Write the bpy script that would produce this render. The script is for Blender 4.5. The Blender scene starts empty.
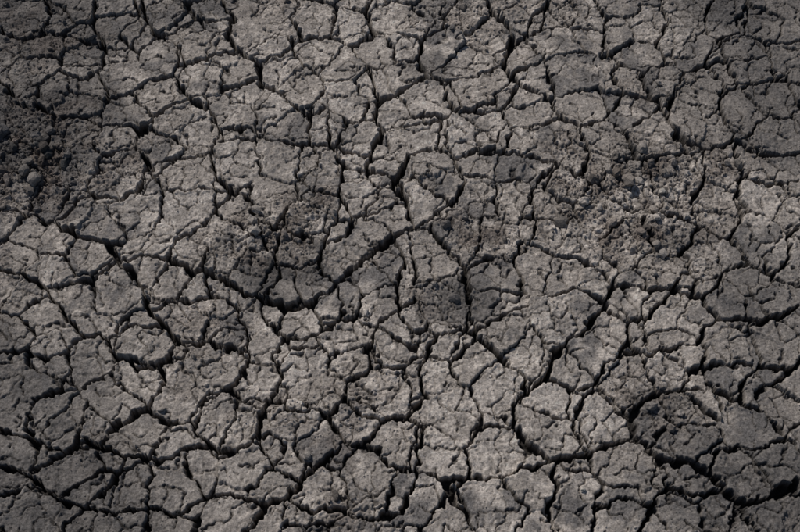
import bpy, math, numpy as np
from mathutils import Vector
rng=np.random.default_rng(11)
F=np.float32
# ------------------------------------------------------------ camera model
CAM_H=1.77; PITCH=math.radians(61); HF=math.radians(41)
TH=math.tan(HF/2)
def P(px,py):
    """ground position (metres) of a surveyed crack point"""
    u=(px-400)/400*TH; v=(266-py)/400*TH
    d=(u, math.cos(PITCH)+v*math.sin(PITCH), -math.sin(PITCH)+v*math.cos(PITCH))
    k=CAM_H/-d[2]
    return (d[0]*k,d[1]*k)
# ------------------------------------------------------------ noise
_a=rng.random(256)*2*np.pi; GX=np.cos(_a).astype(F); GY=np.sin(_a).astype(F)
def hsh(x,y,s):
    h=(x.astype(np.uint32)*np.uint32(374761393)+y.astype(np.uint32)*np.uint32(668265263)+np.uint32((s*1442695041)&0xffffffff))
    h=((h^(h>>np.uint32(13)))*np.uint32(1274126177))
    return (h^(h>>np.uint32(16)))
def noise(x,y,s=0):
    xi=np.floor(x); yi=np.floor(y); fx=(x-xi).astype(F); fy=(y-yi).astype(F)
    xi=xi.astype(np.int32); yi=yi.astype(np.int32)
    def g(a,b):
        h=hsh(xi+a,yi+b,s)&np.uint32(255)
        return GX[h]*(fx-F(a))+GY[h]*(fy-F(b))
    u=fx*fx*fx*(fx*(fx*6-15)+10); v=fy*fy*fy*(fy*(fy*6-15)+10)
    n0=g(0,0); n1=g(1,0); n0=n0+(n1-n0)*u
    n2=g(0,1); n3=g(1,1); n2=n2+(n3-n2)*u
    return (n0+(n2-n0)*v)*F(1.5)
def fbm(x,y,sc,o,s):
    r=0;a=1;t=0
    for i in range(o):
        r=r+a*noise(x/sc,y/sc,s+i*17); t+=a; a*=.55; sc*=.47
    return r/t
def sst(a,b,x):
    t=np.clip((x-a)/(b-a),0,1); return t*t*(3-2*t)
# ------------------------------------------------------------ surveyed cracks (width, points)
T=[
(5,[(425,42),(417,60),(426,80),(405,92),(378,100),(374,120),(382,130),(372,150),(368,170),(388,176),(402,184),(404,202),(411,226),(395,238),(380,246),(358,265),(336,284),(316,303),(290,309),(262,300),(235,287),(205,272),(165,262)]),
(5,[(404,202),(394,186),(404,166),(420,152),(436,148),(455,160),(480,152),(505,153),(530,158),(558,165),(580,180)]),
(4,[(462,180),(456,200),(440,213),(424,224),(411,226)]),
(3,[(455,160),(462,180)]),
(5,[(55,225),(80,236),(105,241),(120,262),(138,284),(150,312),(165,327),(180,343),(203,345),(226,346),(250,352)]),
(4.5,[(28,474),(58,456),(84,441),(100,449),(114,430),(150,404),(164,386),(160,366),(180,343)]),
(4,[(0,468),(28,474),(50,496),(80,506)]),
(5,[(700,342),(704,366),(714,390),(740,404),(766,411),(785,440),(800,452)]),
(6,[(708,470),(724,490),(745,502),(770,500),(800,482)]),
(5,[(480,338),(500,360),(520,374),(525,390),(546,381),(552,362),(580,335),(601,310),(612,286)]),
(5.5,[(515,428),(530,448),(552,462),(590,452),(620,440),(642,440),(662,460),(690,463),(708,470)]),
(4,[(552,462),(558,488),(548,510),(556,532)]),
(4,[(642,440),(632,420),(640,402),(664,392),(700,388)]),
(5,[(485,0),(494,16),(507,24),(513,42),(505,68),(520,86),(548,98),(560,120),(580,130)]),
(4,[(598,0),(606,20),(602,45),(622,62),(640,72)]),
(3.5,[(513,42),(540,32),(566,28),(598,30)]),
(5,[(622,95),(655,100),(668,120),(680,141),(706,150),(735,141),(760,156),(800,152)]),
(4.5,[(700,225),(730,241),(750,262),(775,275),(800,287)]),
(5,[(672,290),(698,302),(722,320),(748,318),(775,316),(800,306)]),
(4,[(722,320),(706,330),(700,342)]),
(5,[(222,0),(234,20),(227,34),(240,52),(258,64),(262,84),(282,96)]),
(4,[(95,0),(92,25),(104,45),(100,70),(82,80),(60,72),(40,84)]),
(4,[(140,0),(146,22),(160,38),(180,46),(186,66),(178,82),(190,100)]),
(4,[(240,52),(214,56),(186,66)]),
(3.5,[(258,64),(284,56),(300,40),(330,36),(352,48),(368,66),(378,100)]),
(3,[(300,40),(292,20),(300,0)]),
(3,[(352,48),(372,30),(366,10),(372,0)]),
(3.5,[(426,80),(452,84),(480,74),(505,68)]),
(3.5,[(374,120),(350,122),(328,112),(306,118),(282,96)]),
(3.5,[(368,170),(344,166),(330,148),(328,112)]),
(4,[(190,100),(212,112),(222,132),(210,152),(214,176),(232,190),(252,200),(258,222)]),
(3.5,[(222,132),(250,130),(270,140),(300,144),(330,148)]),
(4,[(0,208),(24,214),(55,225),(78,204),(96,196),(120,200),(140,190),(150,168),(138,150),(140,130),(160,116),(190,100)]),
(3.5,[(150,168),(176,160),(210,152)]),
(3.5,[(120,262),(150,256),(165,262),(176,240),(200,226),(232,190)]),
(4,[(205,272),(212,296),(236,306),(244,326),(250,352),(246,374),(228,388),(204,402),(196,430),(210,446)]),
(3.5,[(262,300),(268,322),(282,338),(306,338),(330,330),(344,310),(336,284)]),
(3.5,[(282,338),(276,358),(282,380),(270,398),(246,402),(228,388)]),
(4,[(395,238),(402,262),(397,290),(399,312),(412,330),(440,336),(462,330),(480,338)]),
(4,[(463,270),(470,290),(468,312),(480,338)]),
(3.5,[(411,226),(436,236),(452,254),(463,270),(486,258),(510,262),(530,246),(538,222),(530,200),(540,180),(558,165)]),
(4,[(530,246),(556,256),(580,262),(600,270),(612,286),(640,288),(672,290),(690,270),(684,250),(700,225)]),
(3,[(580,180),(604,190),(622,210),(650,212),(676,218),(700,225)]),
(4,[(399,312),(376,330),(368,350),(372,372),(352,384),(345,400),(360,414),(384,424),(404,418)]),
(4.5,[(330,424),(345,442),(326,460),(300,478),(290,500),(268,508),(248,532)]),
(3.5,[(345,442),(372,452),(392,470),(420,474),(446,484),(470,476),(500,482),(520,470),(552,462)]),
(4,[(404,418),(424,400),(420,378),(424,356),(440,336)]),
(3.5,[(404,418),(426,430),(420,452),(420,474)]),
(4,[(290,500),(312,512),(338,506),(352,518),(380,522),(400,512),(420,474)]),
(4,[(446,484),(454,506),(470,520),(476,532)]),
(3.5,[(470,476),(466,450),(480,428),(515,428),(516,404),(525,390)]),
(3.5,[(424,356),(452,362),(480,338)]),
(3.5,[(270,398),(290,412),(312,410),(330,424),(345,400)]),
(4,[(28,474),(36,446),(24,424),(34,400),(60,392),(72,370),(66,350),(84,336),(108,338),(130,328),(165,327)]),
(4,[(108,338),(116,358),(134,366),(160,366)]),
(3.5,[(0,352),(24,350),(44,360),(66,350)]),
(4,[(0,268),(24,276),(46,290),(60,310),(84,336)]),
(3.5,[(46,290),(70,280),(94,282),(120,262)]),
(4,[(100,449),(128,458),(160,462),(186,452),(210,446),(236,452),(258,440),(262,416),(270,398)]),
(4.5,[(80,506),(104,494),(128,458)]),
(4,[(80,506),(112,514),(146,508),(176,514),(206,500),(236,496),(268,508)]),
(3.5,[(186,452),(190,476),(206,500)]),
(3.5,[(146,508),(150,532)]),
(4,[(60,532),(80,506)]),
(3.5,[(300,478),(272,470),(258,440)]),
(3.5,[(601,310),(626,322),(650,318),(672,290)]),
(3.5,[(626,322),(630,346),(652,356),(676,350),(700,342)]),
(3.5,[(546,381),(570,390),(592,386),(604,366),(630,346)]),
(3.5,[(592,386),(610,402),(632,420)]),
(3.5,[(570,390),(566,414),(580,436),(590,452)]),
(4,[(662,460),(668,486),(650,504),(640,532)]),
(4,[(668,486),(690,496),(724,490)]),
(4,[(745,502),(744,520),(756,532)]),
(3.5,[(668,532),(650,504),(620,500),(596,508),(590,532)]),
(4,[(785,440),(764,450),(740,446),(720,452),(708,470)]),
(4,[(740,404),(744,380),(762,366),(790,370),(800,362)]),
(3.5,[(762,366),(756,344),(748,318)]),
(4,[(775,275),(790,256),(784,236),(800,226)]),
(3.5,[(750,262),(726,272),(712,290),(698,302)]),
(4,[(730,241),(742,218),(734,198),(744,178),(735,141)]),
(3.5,[(744,178),(770,184),(800,180)]),
(3.5,[(700,225),(694,200),(704,178),(706,150)]),
(4,[(580,130),(602,124),(622,95),(612,78),(622,62)]),
(3.5,[(580,130),(588,152),(580,180)]),
(4,[(640,72),(664,64),(684,72),(708,66),(724,84),(718,108),(726,124),(735,141)]),
(3.5,[(724,84),(752,86),(776,78),(800,84)]),
(3.5,[(708,66),(716,44),(704,26),(712,0)]),
(3.5,[(684,72),(672,98),(668,120)]),
(3.5,[(664,64),(658,40),(668,20),(660,0)]),
(3.5,[(716,44),(744,36),(764,46),(800,40)]),
(3.5,[(764,46),(776,78)]),(3,[(744,36),(750,14),(744,0)]),
(3.5,[(550,0),(546,16),(540,32)]),
(3.5,[(425,42),(444,30),(440,12),(448,0)]),
(3.5,[(444,30),(470,34),(494,16)]),
(3,[(425,42),(400,36),(372,30)]),
(3.5,[(505,153),(512,130),(502,110),(520,86)]),
(3.5,[(512,130),(536,126),(560,120)]),
(3.5,[(436,148),(440,122),(460,110),(452,84)]),
(3,[(460,110),(482,114),(502,110)]),
(3,[(382,130),(410,128),(440,122)]),
(3.5,[(0,30),(24,38),(44,30),(50,10),(46,0)]),
(3.5,[(44,30),(70,36),(104,45),(128,48),(146,22)]),
(3.5,[(40,84),(36,104),(56,120),(84,116),(100,126),(140,130)]),
(3,[(100,70),(108,92),(100,126)]),
(3.5,[(160,38),(190,22),(234,20)]),
(3.5,[(336,284),(318,266),(322,244),(304,232),(282,232),(258,222)]),
(3.5,[(322,244),(346,236),(352,214),(340,196),(344,166)]),
(3,[(352,214),(378,214),(404,202)]),
(3.5,[(282,232),(274,256),(282,278),(262,300)]),
(3,[(340,196),(310,190),(296,172),(300,144)]),
(3,[(310,190),(290,204),(282,232)]),
(3.5,[(150,312),(176,302),(212,296)]),
(3,[(244,326),(222,330),(203,345)]),
]
# ------------------------------------------------------------ seeds whose Voronoi borders follow the survey
X0,X1,Y0,Y1=-2.6,2.6,-1.2,3.6
R=0.08
seeds=[]
bk={}
def near(p,r):
    cx,cy=int(p[0]//R),int(p[1]//R)
    for a in (-1,0,1):
        for b in (-1,0,1):
            for q in bk.get((cx+a,cy+b),()):
                if (q[0]-p[0])**2+(q[1]-p[1])**2<r*r: return True
    return False
def add(p):
    seeds.append(p); bk.setdefault((int(p[0]//R),int(p[1]//R)),[]).append(p)
tr=[(w*0.001,[P(*q) for q in pts]) for w,pts in T]
for w,pts in sorted(tr,key=lambda t:-t[0]*len(t[1])):
    acc=0.02
    for a,b in zip(pts[:-1],pts[1:]):
        L=math.hypot(b[0]-a[0],b[1]-a[1]); tx,ty=(b[0]-a[0])/L,(b[1]-a[1])/L
        s=acc
        while s<L:
            x=a[0]+tx*s; y=a[1]+ty*s
            o=0.030+0.008*rng.random()
            p=(x-ty*o,y+tx*o); q=(x+ty*o,y-tx*o)
            if not near(p,.044) and not near(q,.044):
                add(p); add(q)
            s+=0.064
        acc=s-L
for i in range(20000):
    p=(rng.uniform(X0,X1),rng.uniform(Y0,Y1))
    if not near(p,.078): add(p)
S1=np.array(seeds,dtype=F)
def jit(sz,s):
    r=np.random.default_rng(s)
    gx,gy=np.meshgrid(np.arange(X0,X1,sz),np.arange(Y0,Y1,sz))
    return np.stack([(gx+r.uniform(0,sz,gx.shape)).ravel(),(gy+r.uniform(0,sz,gx.shape)).ravel()],1).astype(F)
def voronoi(x,y,S,cs,cap,rad=2):
    nx=int((X1-X0)/cs)+7; ny=int((Y1-Y0)/cs)+7
    B=-np.ones((ny,nx,cap),dtype=np.int32)
    cnt=np.zeros((ny,nx),int)
    ix=((S[:,0]-X0)/cs).astype(int)+3; iy=((S[:,1]-Y0)/cs).astype(int)+3
    for k in range(len(S)):
        c=cnt[iy[k],ix[k]]
        if c<cap: B[iy[k],ix[k],c]=k; cnt[iy[k],ix[k]]+=1
    Sx=np.append(S[:,0],F(99)); Sy=np.append(S[:,1],F(99))
    qx=np.clip(((x-X0)/cs).astype(np.int32)+3,2,nx-3); qy=np.clip(((y-Y0)/cs).astype(np.int32)+3,2,ny-3)
    d1=np.full(x.shape,1e3,F); d2=d1.copy(); i1=np.full(x.shape,-1,np.int32); i2=i1.copy()
    rr=range(-rad,rad+1)
    for a in rr:
        for b in rr:
            for c in range(cap):
                if c>0 and cnt.max()<=c: continue
                k=B[qy+a,qx+b,c]
                d=(Sx[k]-x)**2+(Sy[k]-y)**2
                n1=d<d1; n2=(~n1)&(d<d2)
                d2=np.where(n1,d1,np.where(n2,d,d2)); i2=np.where(n1,i1,np.where(n2,k,i2))
                d1=np.where(n1,d,d1); i1=np.where(n1,k,i1)
    sep=np.sqrt((Sx[i1]-Sx[i2])**2+(Sy[i1]-Sy[i2])**2)+1e-5
    e=(d2-d1)/(2*sep)
    lo=np.minimum(i1,i2); hi=np.maximum(i1,i2)
    er=(hsh(lo,hi,5)&np.uint32(0xffff)).astype(F)/65535
    return e.astype(F),i1,er,(x-Sx[i1]),(y-Sy[i1])
# ------------------------------------------------------------ grid
def axis(a,b,st):
    core=np.arange(a,b,st); out=[];s=st;p=0
    while p<.8: s*=1.016; p+=s; out.append(p)
    while p<220: s*=1.35; p+=s; out.append(p)
    out=np.array(out)
    return np.concatenate([a-out[::-1],core,core[-1]+out])
ax=axis(-1.0,1.0,.00170); ay=axis(.42,1.70,.00172)
NX,NY=len(ax),len(ay)
X,Y=np.meshgrid(ax.astype(F),ay.astype(F))
print("grid",NX,NY)
wx=X+.007*noise(X/.06,Y/.06,1)+.0062*noise(X/.02,Y/.02,2)+.0034*noise(X/.008,Y/.008,3)
wy=Y+.007*noise(X/.06,Y/.06,4)+.0062*noise(X/.02,Y/.02,5)+.0034*noise(X/.008,Y/.008,6)
inn=(X>X0+.3)&(X<X1-.3)&(Y>Y0+.3)&(Y<Y1-.3)
td=np.full(X.shape,9.,F); tw=np.full(X.shape,.002,F)
for w,pts in tr:
    for k,(a,b) in enumerate(zip(pts[:-1],pts[1:])):
        M=.05
        i0,i1_=np.searchsorted(ax,[min(a[0],b[0])-M,max(a[0],b[0])+M]); j0,j1=np.searchsorted(ay,[min(a[1],b[1])-M,max(a[1],b[1])+M])
        sl=(slice(j0,j1),slice(i0,i1_))
        dx,dy=b[0]-a[0],b[1]-a[1]
        px=wx[sl]-a[0]; py=wy[sl]-a[1]
        t=np.clip((px*dx+py*dy)/(dx*dx+dy*dy),0,1)
        d=np.hypot(px-t*dx,py-t*dy)
        m=d<td[sl]
        td[sl]=np.where(m,d,td[sl]); tw[sl]=np.where(m,w,tw[sl])
C=np.zeros(X.shape,F)
def blob(px,py,r,s,ex=1.4):
    cx,cy=P(px,py); d=np.hypot((X-cx)/ex,Y-cy)+.07*fbm(X,Y,.12,3,31)
    return s*(1-sst(r*.3,r*1.35,d))
CL=[(22,160,.15,1.),(40,40,.12,.5),(270,240,.08,.9),(300,205,.05,.75),(640,185,.12,.9),(630,235,.10,.95),(480,240,.07,.85),(440,290,.05,.6),(360,395,.09,.5),(660,400,.07,.55),(590,160,.06,.7),(190,330,.05,.45),(720,170,.07,.6),(90,160,.09,.75),(640,90,.05,.5),(560,230,.05,.6)]
for q in CL: C=np.maximum(C,blob(*q))
C=np.maximum(C,.5*sst(.12,.5,fbm(X,Y,.3,3,77)))
wxx=wx+.002*noise(X/.012,Y/.012,8)
e1,id1,er1,sx,sy=voronoi(wx,wy,S1,.09,3)
e2,id2,er2,_,_=voronoi(wxx,wy,jit(.035,3),.035,1)
e3,id3,er3,_,_=voronoi(wx,wy,jit(.014,4),.014,1)
def hh(i,m,s): return (hsh(i,i*m,s)&np.uint32(0xffff)).astype(F)/F(65535)
pr=hh(id1,3,9); pr2=hh(id1,7,19); pr3=hh(id1,5,29); ps=hh(id2,3,39)
wm=np.clip(1+1.3*fbm(X,Y,.05,3,41),.4,2.1)
# main
ht=tw*wm*(.90+130*np.clip(tw-.004,0,.002))+.0002
c0=1-sst(.75,1.1,td/ht)
# secondary
h1=(.0011+.0028*er1**2)*wm; k1=sst(.12,.3,er1)
h1m=np.maximum(h1,.0011)
c1=(1-sst(.55,1.35,e1/h1m))*k1
# tertiary
fr=fbm(X,Y,.13,2,55)
m2=sst(.34,.46,er2+.25*C+.35*fr)
h2=(.0009+.0012*er2**2)*wm
c2=(1-sst(.35,1.35,e2/np.maximum(h2,.0010)))*m2
c3=(1-sst(.2,1.4,e3/.0011))*sst(.60,.70,er3*.72+.4*C+.35*fr)
# ------------------------------------------------------------ height
edge=np.minimum(td,np.where(er1>.12,e1,.03))
dome=sst(0,.0035,edge)
h=.012*fbm(X,Y,.5,2,61)+.008*fbm(X,Y,.16,2,62)
h=h+dome*(.002+.007*(pr-.5)+.18*((pr2-.5)*sx+(pr3-.5)*sy))
h=h+sst(0,.003,e2)*.0025*(ps-.5)*(m2>.5)
h=h+.0013*np.exp(-((edge-.006)/.005)**2)
rough=.68+1.45*C+.5*np.clip(fbm(X,Y,.12,2,90)*2,-1,1)
r1=fbm(X,Y,.030,2,63); r2=fbm(X,Y,.011,2,64); r3=noise(X/.0048,Y/.0048,65)
h=h+rough*(.0025*r1+.0020*r2+.0011*r3)
lump=np.sqrt(np.clip(e3/.005,0,1))*(hsh(id3,id3,3)&np.uint32(255)).astype(F)/255
pit=sst(.38,.6,noise(X/.0085,Y/.0085,66))
h=h+C*C*.0065*lump-.0014*pit
dp0=.021+.012*sst(.003,.005,tw)
crk=np.maximum.reduce([c0*dp0,c1*(.007+.013*er1),c2*.005*(.45+er2),c3*.0022])
h=h-np.where(inn,crk,0)+np.where(crk>.012,.004*r2,0)
Z=h
# ------------------------------------------------------------ albedo (powder, crust, damp clay, painted-in vignette at the margins)
base=np.array([.300,.268,.240],F); dark=np.array([.125,.118,.116],F); lite=np.array([.48,.43,.385],F); brown=np.array([.130,.104,.088],F)
n1=fbm(X,Y,.28,3,71); n2=fbm(X,Y,.045,3,72); n3=fbm(X,Y,.012,2,73)
def mix(a,b,t): return a+(b-a)*t[...,None].astype(F)
col=np.broadcast_to(base,X.shape+(3,)).copy()
col=mix(col,lite,sst(-.12,.45,n2*.8+.5*n1+.45*(pr3-.5)+.5*n3)*.95)
col=mix(col,dark,sst(.12,.52,-n1*.6+.6*(pr2-.5)+.3*(ps-.5)-.6*n2+.35*n3)*.8)
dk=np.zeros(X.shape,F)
DK=[(5,130,.20,.98),(10,10,.26,.9),(795,90,.22,.75),(805,300,.16,.6),(250,280,.055,.9),(285,265,.05,.85),(470,300,.05,.85),(445,310,.035,.65),(85,85,.05,.7),(435,65,.035,.65),(680,245,.05,.65),(665,400,.05,.65),(640,160,.06,.5),(-10,400,.18,.85),(805,520,.22,.88),(740,-10,.18,.75),(10,535,.26,.92),(200,0,.1,.4)]  # dark clay and clods, plus lens vignette painted at corners and margins
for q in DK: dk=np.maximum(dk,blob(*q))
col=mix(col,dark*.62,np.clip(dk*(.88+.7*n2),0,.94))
col=mix(col,brown,C*sst(-.15,.35,fbm(X,Y,.06,2,74))*.75)
cm=np.maximum.reduce([c0,c1*.95,c2*.8,c3*.55])*inn
col=mix(col,np.array([.024,.021,.020],F),np.clip(cm,0,1)*.95)
fine=1+.30*noise(X/.0042,Y/.0042,81)+.22*n3-.3*pit
col=np.clip(col*fine[...,None],.01,.55)
# ------------------------------------------------------------ mesh
def mkmesh(name,V,Fc,n,mat,smooth=True,col=None,extra=None):
    me=bpy.data.meshes.new(name)
    me.vertices.add(len(V)); me.vertices.foreach_set("co",V.astype(F).ravel())
    me.loops.add(Fc.size); me.loops.foreach_set("vertex_index",Fc.astype(np.int32).ravel())
    me.polygons.add(len(Fc)); me.polygons.foreach_set("loop_start",np.arange(0,Fc.size,n,dtype=np.int32))
    me.polygons.foreach_set("use_smooth",np.full(len(Fc),smooth))
    at=me.attributes.new("soil","FLOAT_COLOR","POINT")
    c=np.ones((len(V),4),F); c[:,:3]=col
    if extra is not None: c[:,3]=extra
    at.data.foreach_set("color",c.ravel())
    me.update(calc_edges=True)
    o=bpy.data.objects.new(name,me); bpy.context.collection.objects.link(o); me.materials.append(mat)
    return o
def soil_mat(name,far):
    m=bpy.data.materials.new(name); m.use_nodes=True; nt=m.node_tree; N=nt.nodes; L=nt.links
    b=N["Principled BSDF"]; b.inputs["Roughness"].default_value=.93; b.inputs["Specular IOR Level"].default_value=.18
    at=N.new("ShaderNodeAttribute"); at.attribute_name="soil"
    tc=N.new("ShaderNodeTexCoord")
    ns=N.new("ShaderNodeTexNoise"); ns.inputs["Scale"].default_value=380; ns.inputs["Detail"].default_value=3; ns.inputs["Roughness"].default_value=.7
    L.new(tc.outputs["Object"],ns.inputs["Vector"])
    mr=N.new("ShaderNodeMapRange"); mr.inputs[1].default_value=.3; mr.inputs[2].default_value=.7; mr.inputs[3].default_value=.5; mr.inputs[4].default_value=1.5
    L.new(ns.outputs["Fac"],mr.inputs[0])
    mu=N.new("ShaderNodeVectorMath"); mu.operation='SCALE'
    L.new(at.outputs["Color"],mu.inputs[0]); L.new(mr.outputs[0],mu.inputs["Scale"])
    out=mu.outputs[0]
    if far:
        vo=N.new("ShaderNodeTexVoronoi"); vo.feature='DISTANCE_TO_EDGE'; vo.inputs["Scale"].default_value=11
        L.new(tc.outputs["Object"],vo.inputs["Vector"])
        r=N.new("ShaderNodeMapRange"); r.inputs[1].default_value=.02; r.inputs[2].default_value=.09; r.inputs[3].default_value=.15; r.inputs[4].default_value=1
        L.new(vo.outputs["Distance"],r.inputs[0])
        mx=N.new("ShaderNodeMix"); mx.data_type='FLOAT'
        L.new(at.outputs["Alpha"],mx.inputs[0]); L.new(r.outputs[0],mx.inputs[2]); mx.inputs[3].default_value=1
        m2=N.new("ShaderNodeVectorMath"); m2.operation='SCALE'; L.new(out,m2.inputs[0]); L.new(mx.outputs[0],m2.inputs["Scale"]); out=m2.outputs[0]
    L.new(out,b.inputs["Base Color"])
    bp=N.new("ShaderNodeBump"); bp.inputs["Strength"].default_value=.9; bp.inputs["Distance"].default_value=.0015
    L.new(ns.outputs["Fac"],bp.inputs["Height"]); L.new(bp.outputs[0],b.inputs["Normal"])
    return m
mg=soil_mat("dry_mud",True); mc=soil_mat("crumbled_soil",False)
V=np.stack([X,Y,Z],-1).reshape(-1,3)
I=np.arange(NX*NY).reshape(NY,NX)
Q=np.stack([I[:-1,:-1],I[:-1,1:],I[1:,1:],I[1:,:-1]],-1).reshape(-1,4)
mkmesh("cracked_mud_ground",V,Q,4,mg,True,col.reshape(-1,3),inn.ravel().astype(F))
# ------------------------------------------------------------ loose clods
import bmesh
def ico(sub):
    bm=bmesh.new(); bmesh.ops.create_icosphere(bm,subdivisions=sub,radius=1)
    v=np.array([x.co[:] for x in bm.verts]); f=np.array([[q.index for q in p.verts] for p in bm.faces]); bm.free(); return v,f
def scatter(name,n,sub,rmin,rmax,thr,powr,smooth):
    bv,bf=ico(sub)
    xs=rng.uniform(-1.4,1.4,n); ys=rng.uniform(.2,2.1,n)
    i=np.clip(np.searchsorted(ax,xs),0,NX-1); j=np.clip(np.searchsorted(ay,ys),0,NY-1)
    c=C[j,i]; keep=rng.random(n)<np.clip(thr+c**powr,0,1)*(1-.5*(crk[j,i]>.01))
    xs,ys,i,j=xs[keep],ys[keep],i[keep],j[keep]; n=len(xs)
    r=rmin+(rmax-rmin)*rng.random(n)**3*(.25+.75*C[j,i])
    sc=rng.uniform(.55,1.25,(n,1,3)) 
    jt=1+rng.normal(0,.15,(n,len(bv),1))
    q=rng.normal(size=(n,4)); q/=np.linalg.norm(q,axis=1)[:,None]; w,x,y,z=q.T
    Rm=np.stack([1-2*(y*y+z*z),2*(x*y-z*w),2*(x*z+y*w),2*(x*y+z*w),1-2*(x*x+z*z),2*(y*z-x*w),2*(x*z-y*w),2*(y*z+x*w),1-2*(x*x+y*y)],-1).reshape(n,3,3)
    v=bv[None]*jt*sc*r[:,None,None]
    v=np.einsum('nij,nkj->nki',Rm,v)
    pos=np.stack([xs,ys,Z[j,i]+r*.35],-1)
    v=v+pos[:,None,:]
    f=bf[None]+(np.arange(n)*len(bv))[:,None,None]
    cc=np.clip(col[j,i],.06,.5)*rng.uniform(.7,1.2,(n,1))
    cc=np.repeat(cc[:,None,:],len(bv),1)
    print(name,n)
    mkmesh(name,v.reshape(-1,3),f.reshape(-1,3),3,mc,smooth,cc.reshape(-1,3))
scatter("soil_clods",15000,2,.003,.016,.006,2.3,False)
scatter("soil_crumbs",90000,1,.0011,.0036,.13,1.0,False)
# ------------------------------------------------------------ camera, light
cam=bpy.data.cameras.new("camera"); co=bpy.data.objects.new("camera",cam); bpy.context.collection.objects.link(co)
co.location=(0,0,CAM_H); co.rotation_euler=(math.radians(90)-PITCH,0,0)
cam.angle=HF; cam.clip_end=1000; cam.clip_start=.01
bpy.context.scene.camera=co
EL=math.radians(47); AZ=math.radians(-38)
d=Vector((math.sin(AZ)*math.cos(EL),math.cos(AZ)*math.cos(EL),math.sin(EL)))
s=bpy.data.lights.new("sun","SUN"); s.energy=2.8; s.angle=math.radians(.5); s.color=(1,.95,.89)
so=bpy.data.objects.new("sun",s); bpy.context.collection.objects.link(so); so.rotation_euler=d.to_track_quat('Z','Y').to_euler(); so.location=d*5
w=bpy.data.worlds.new("World"); bpy.context.scene.world=w; w.use_nodes=True
nt=w.node_tree; sk=nt.nodes.new("ShaderNodeTexSky"); sk.sky_type='NISHITA'; sk.sun_disc=False; sk.sun_elevation=EL; sk.sun_rotation=AZ
nt.links.new(sk.outputs[0],nt.nodes["Background"].inputs[0]); nt.nodes["Background"].inputs[1].default_value=.05
sc=bpy.context.scene; sc.view_settings.view_transform='Standard'; sc.view_settings.look='None'; sc.view_settings.exposure=0
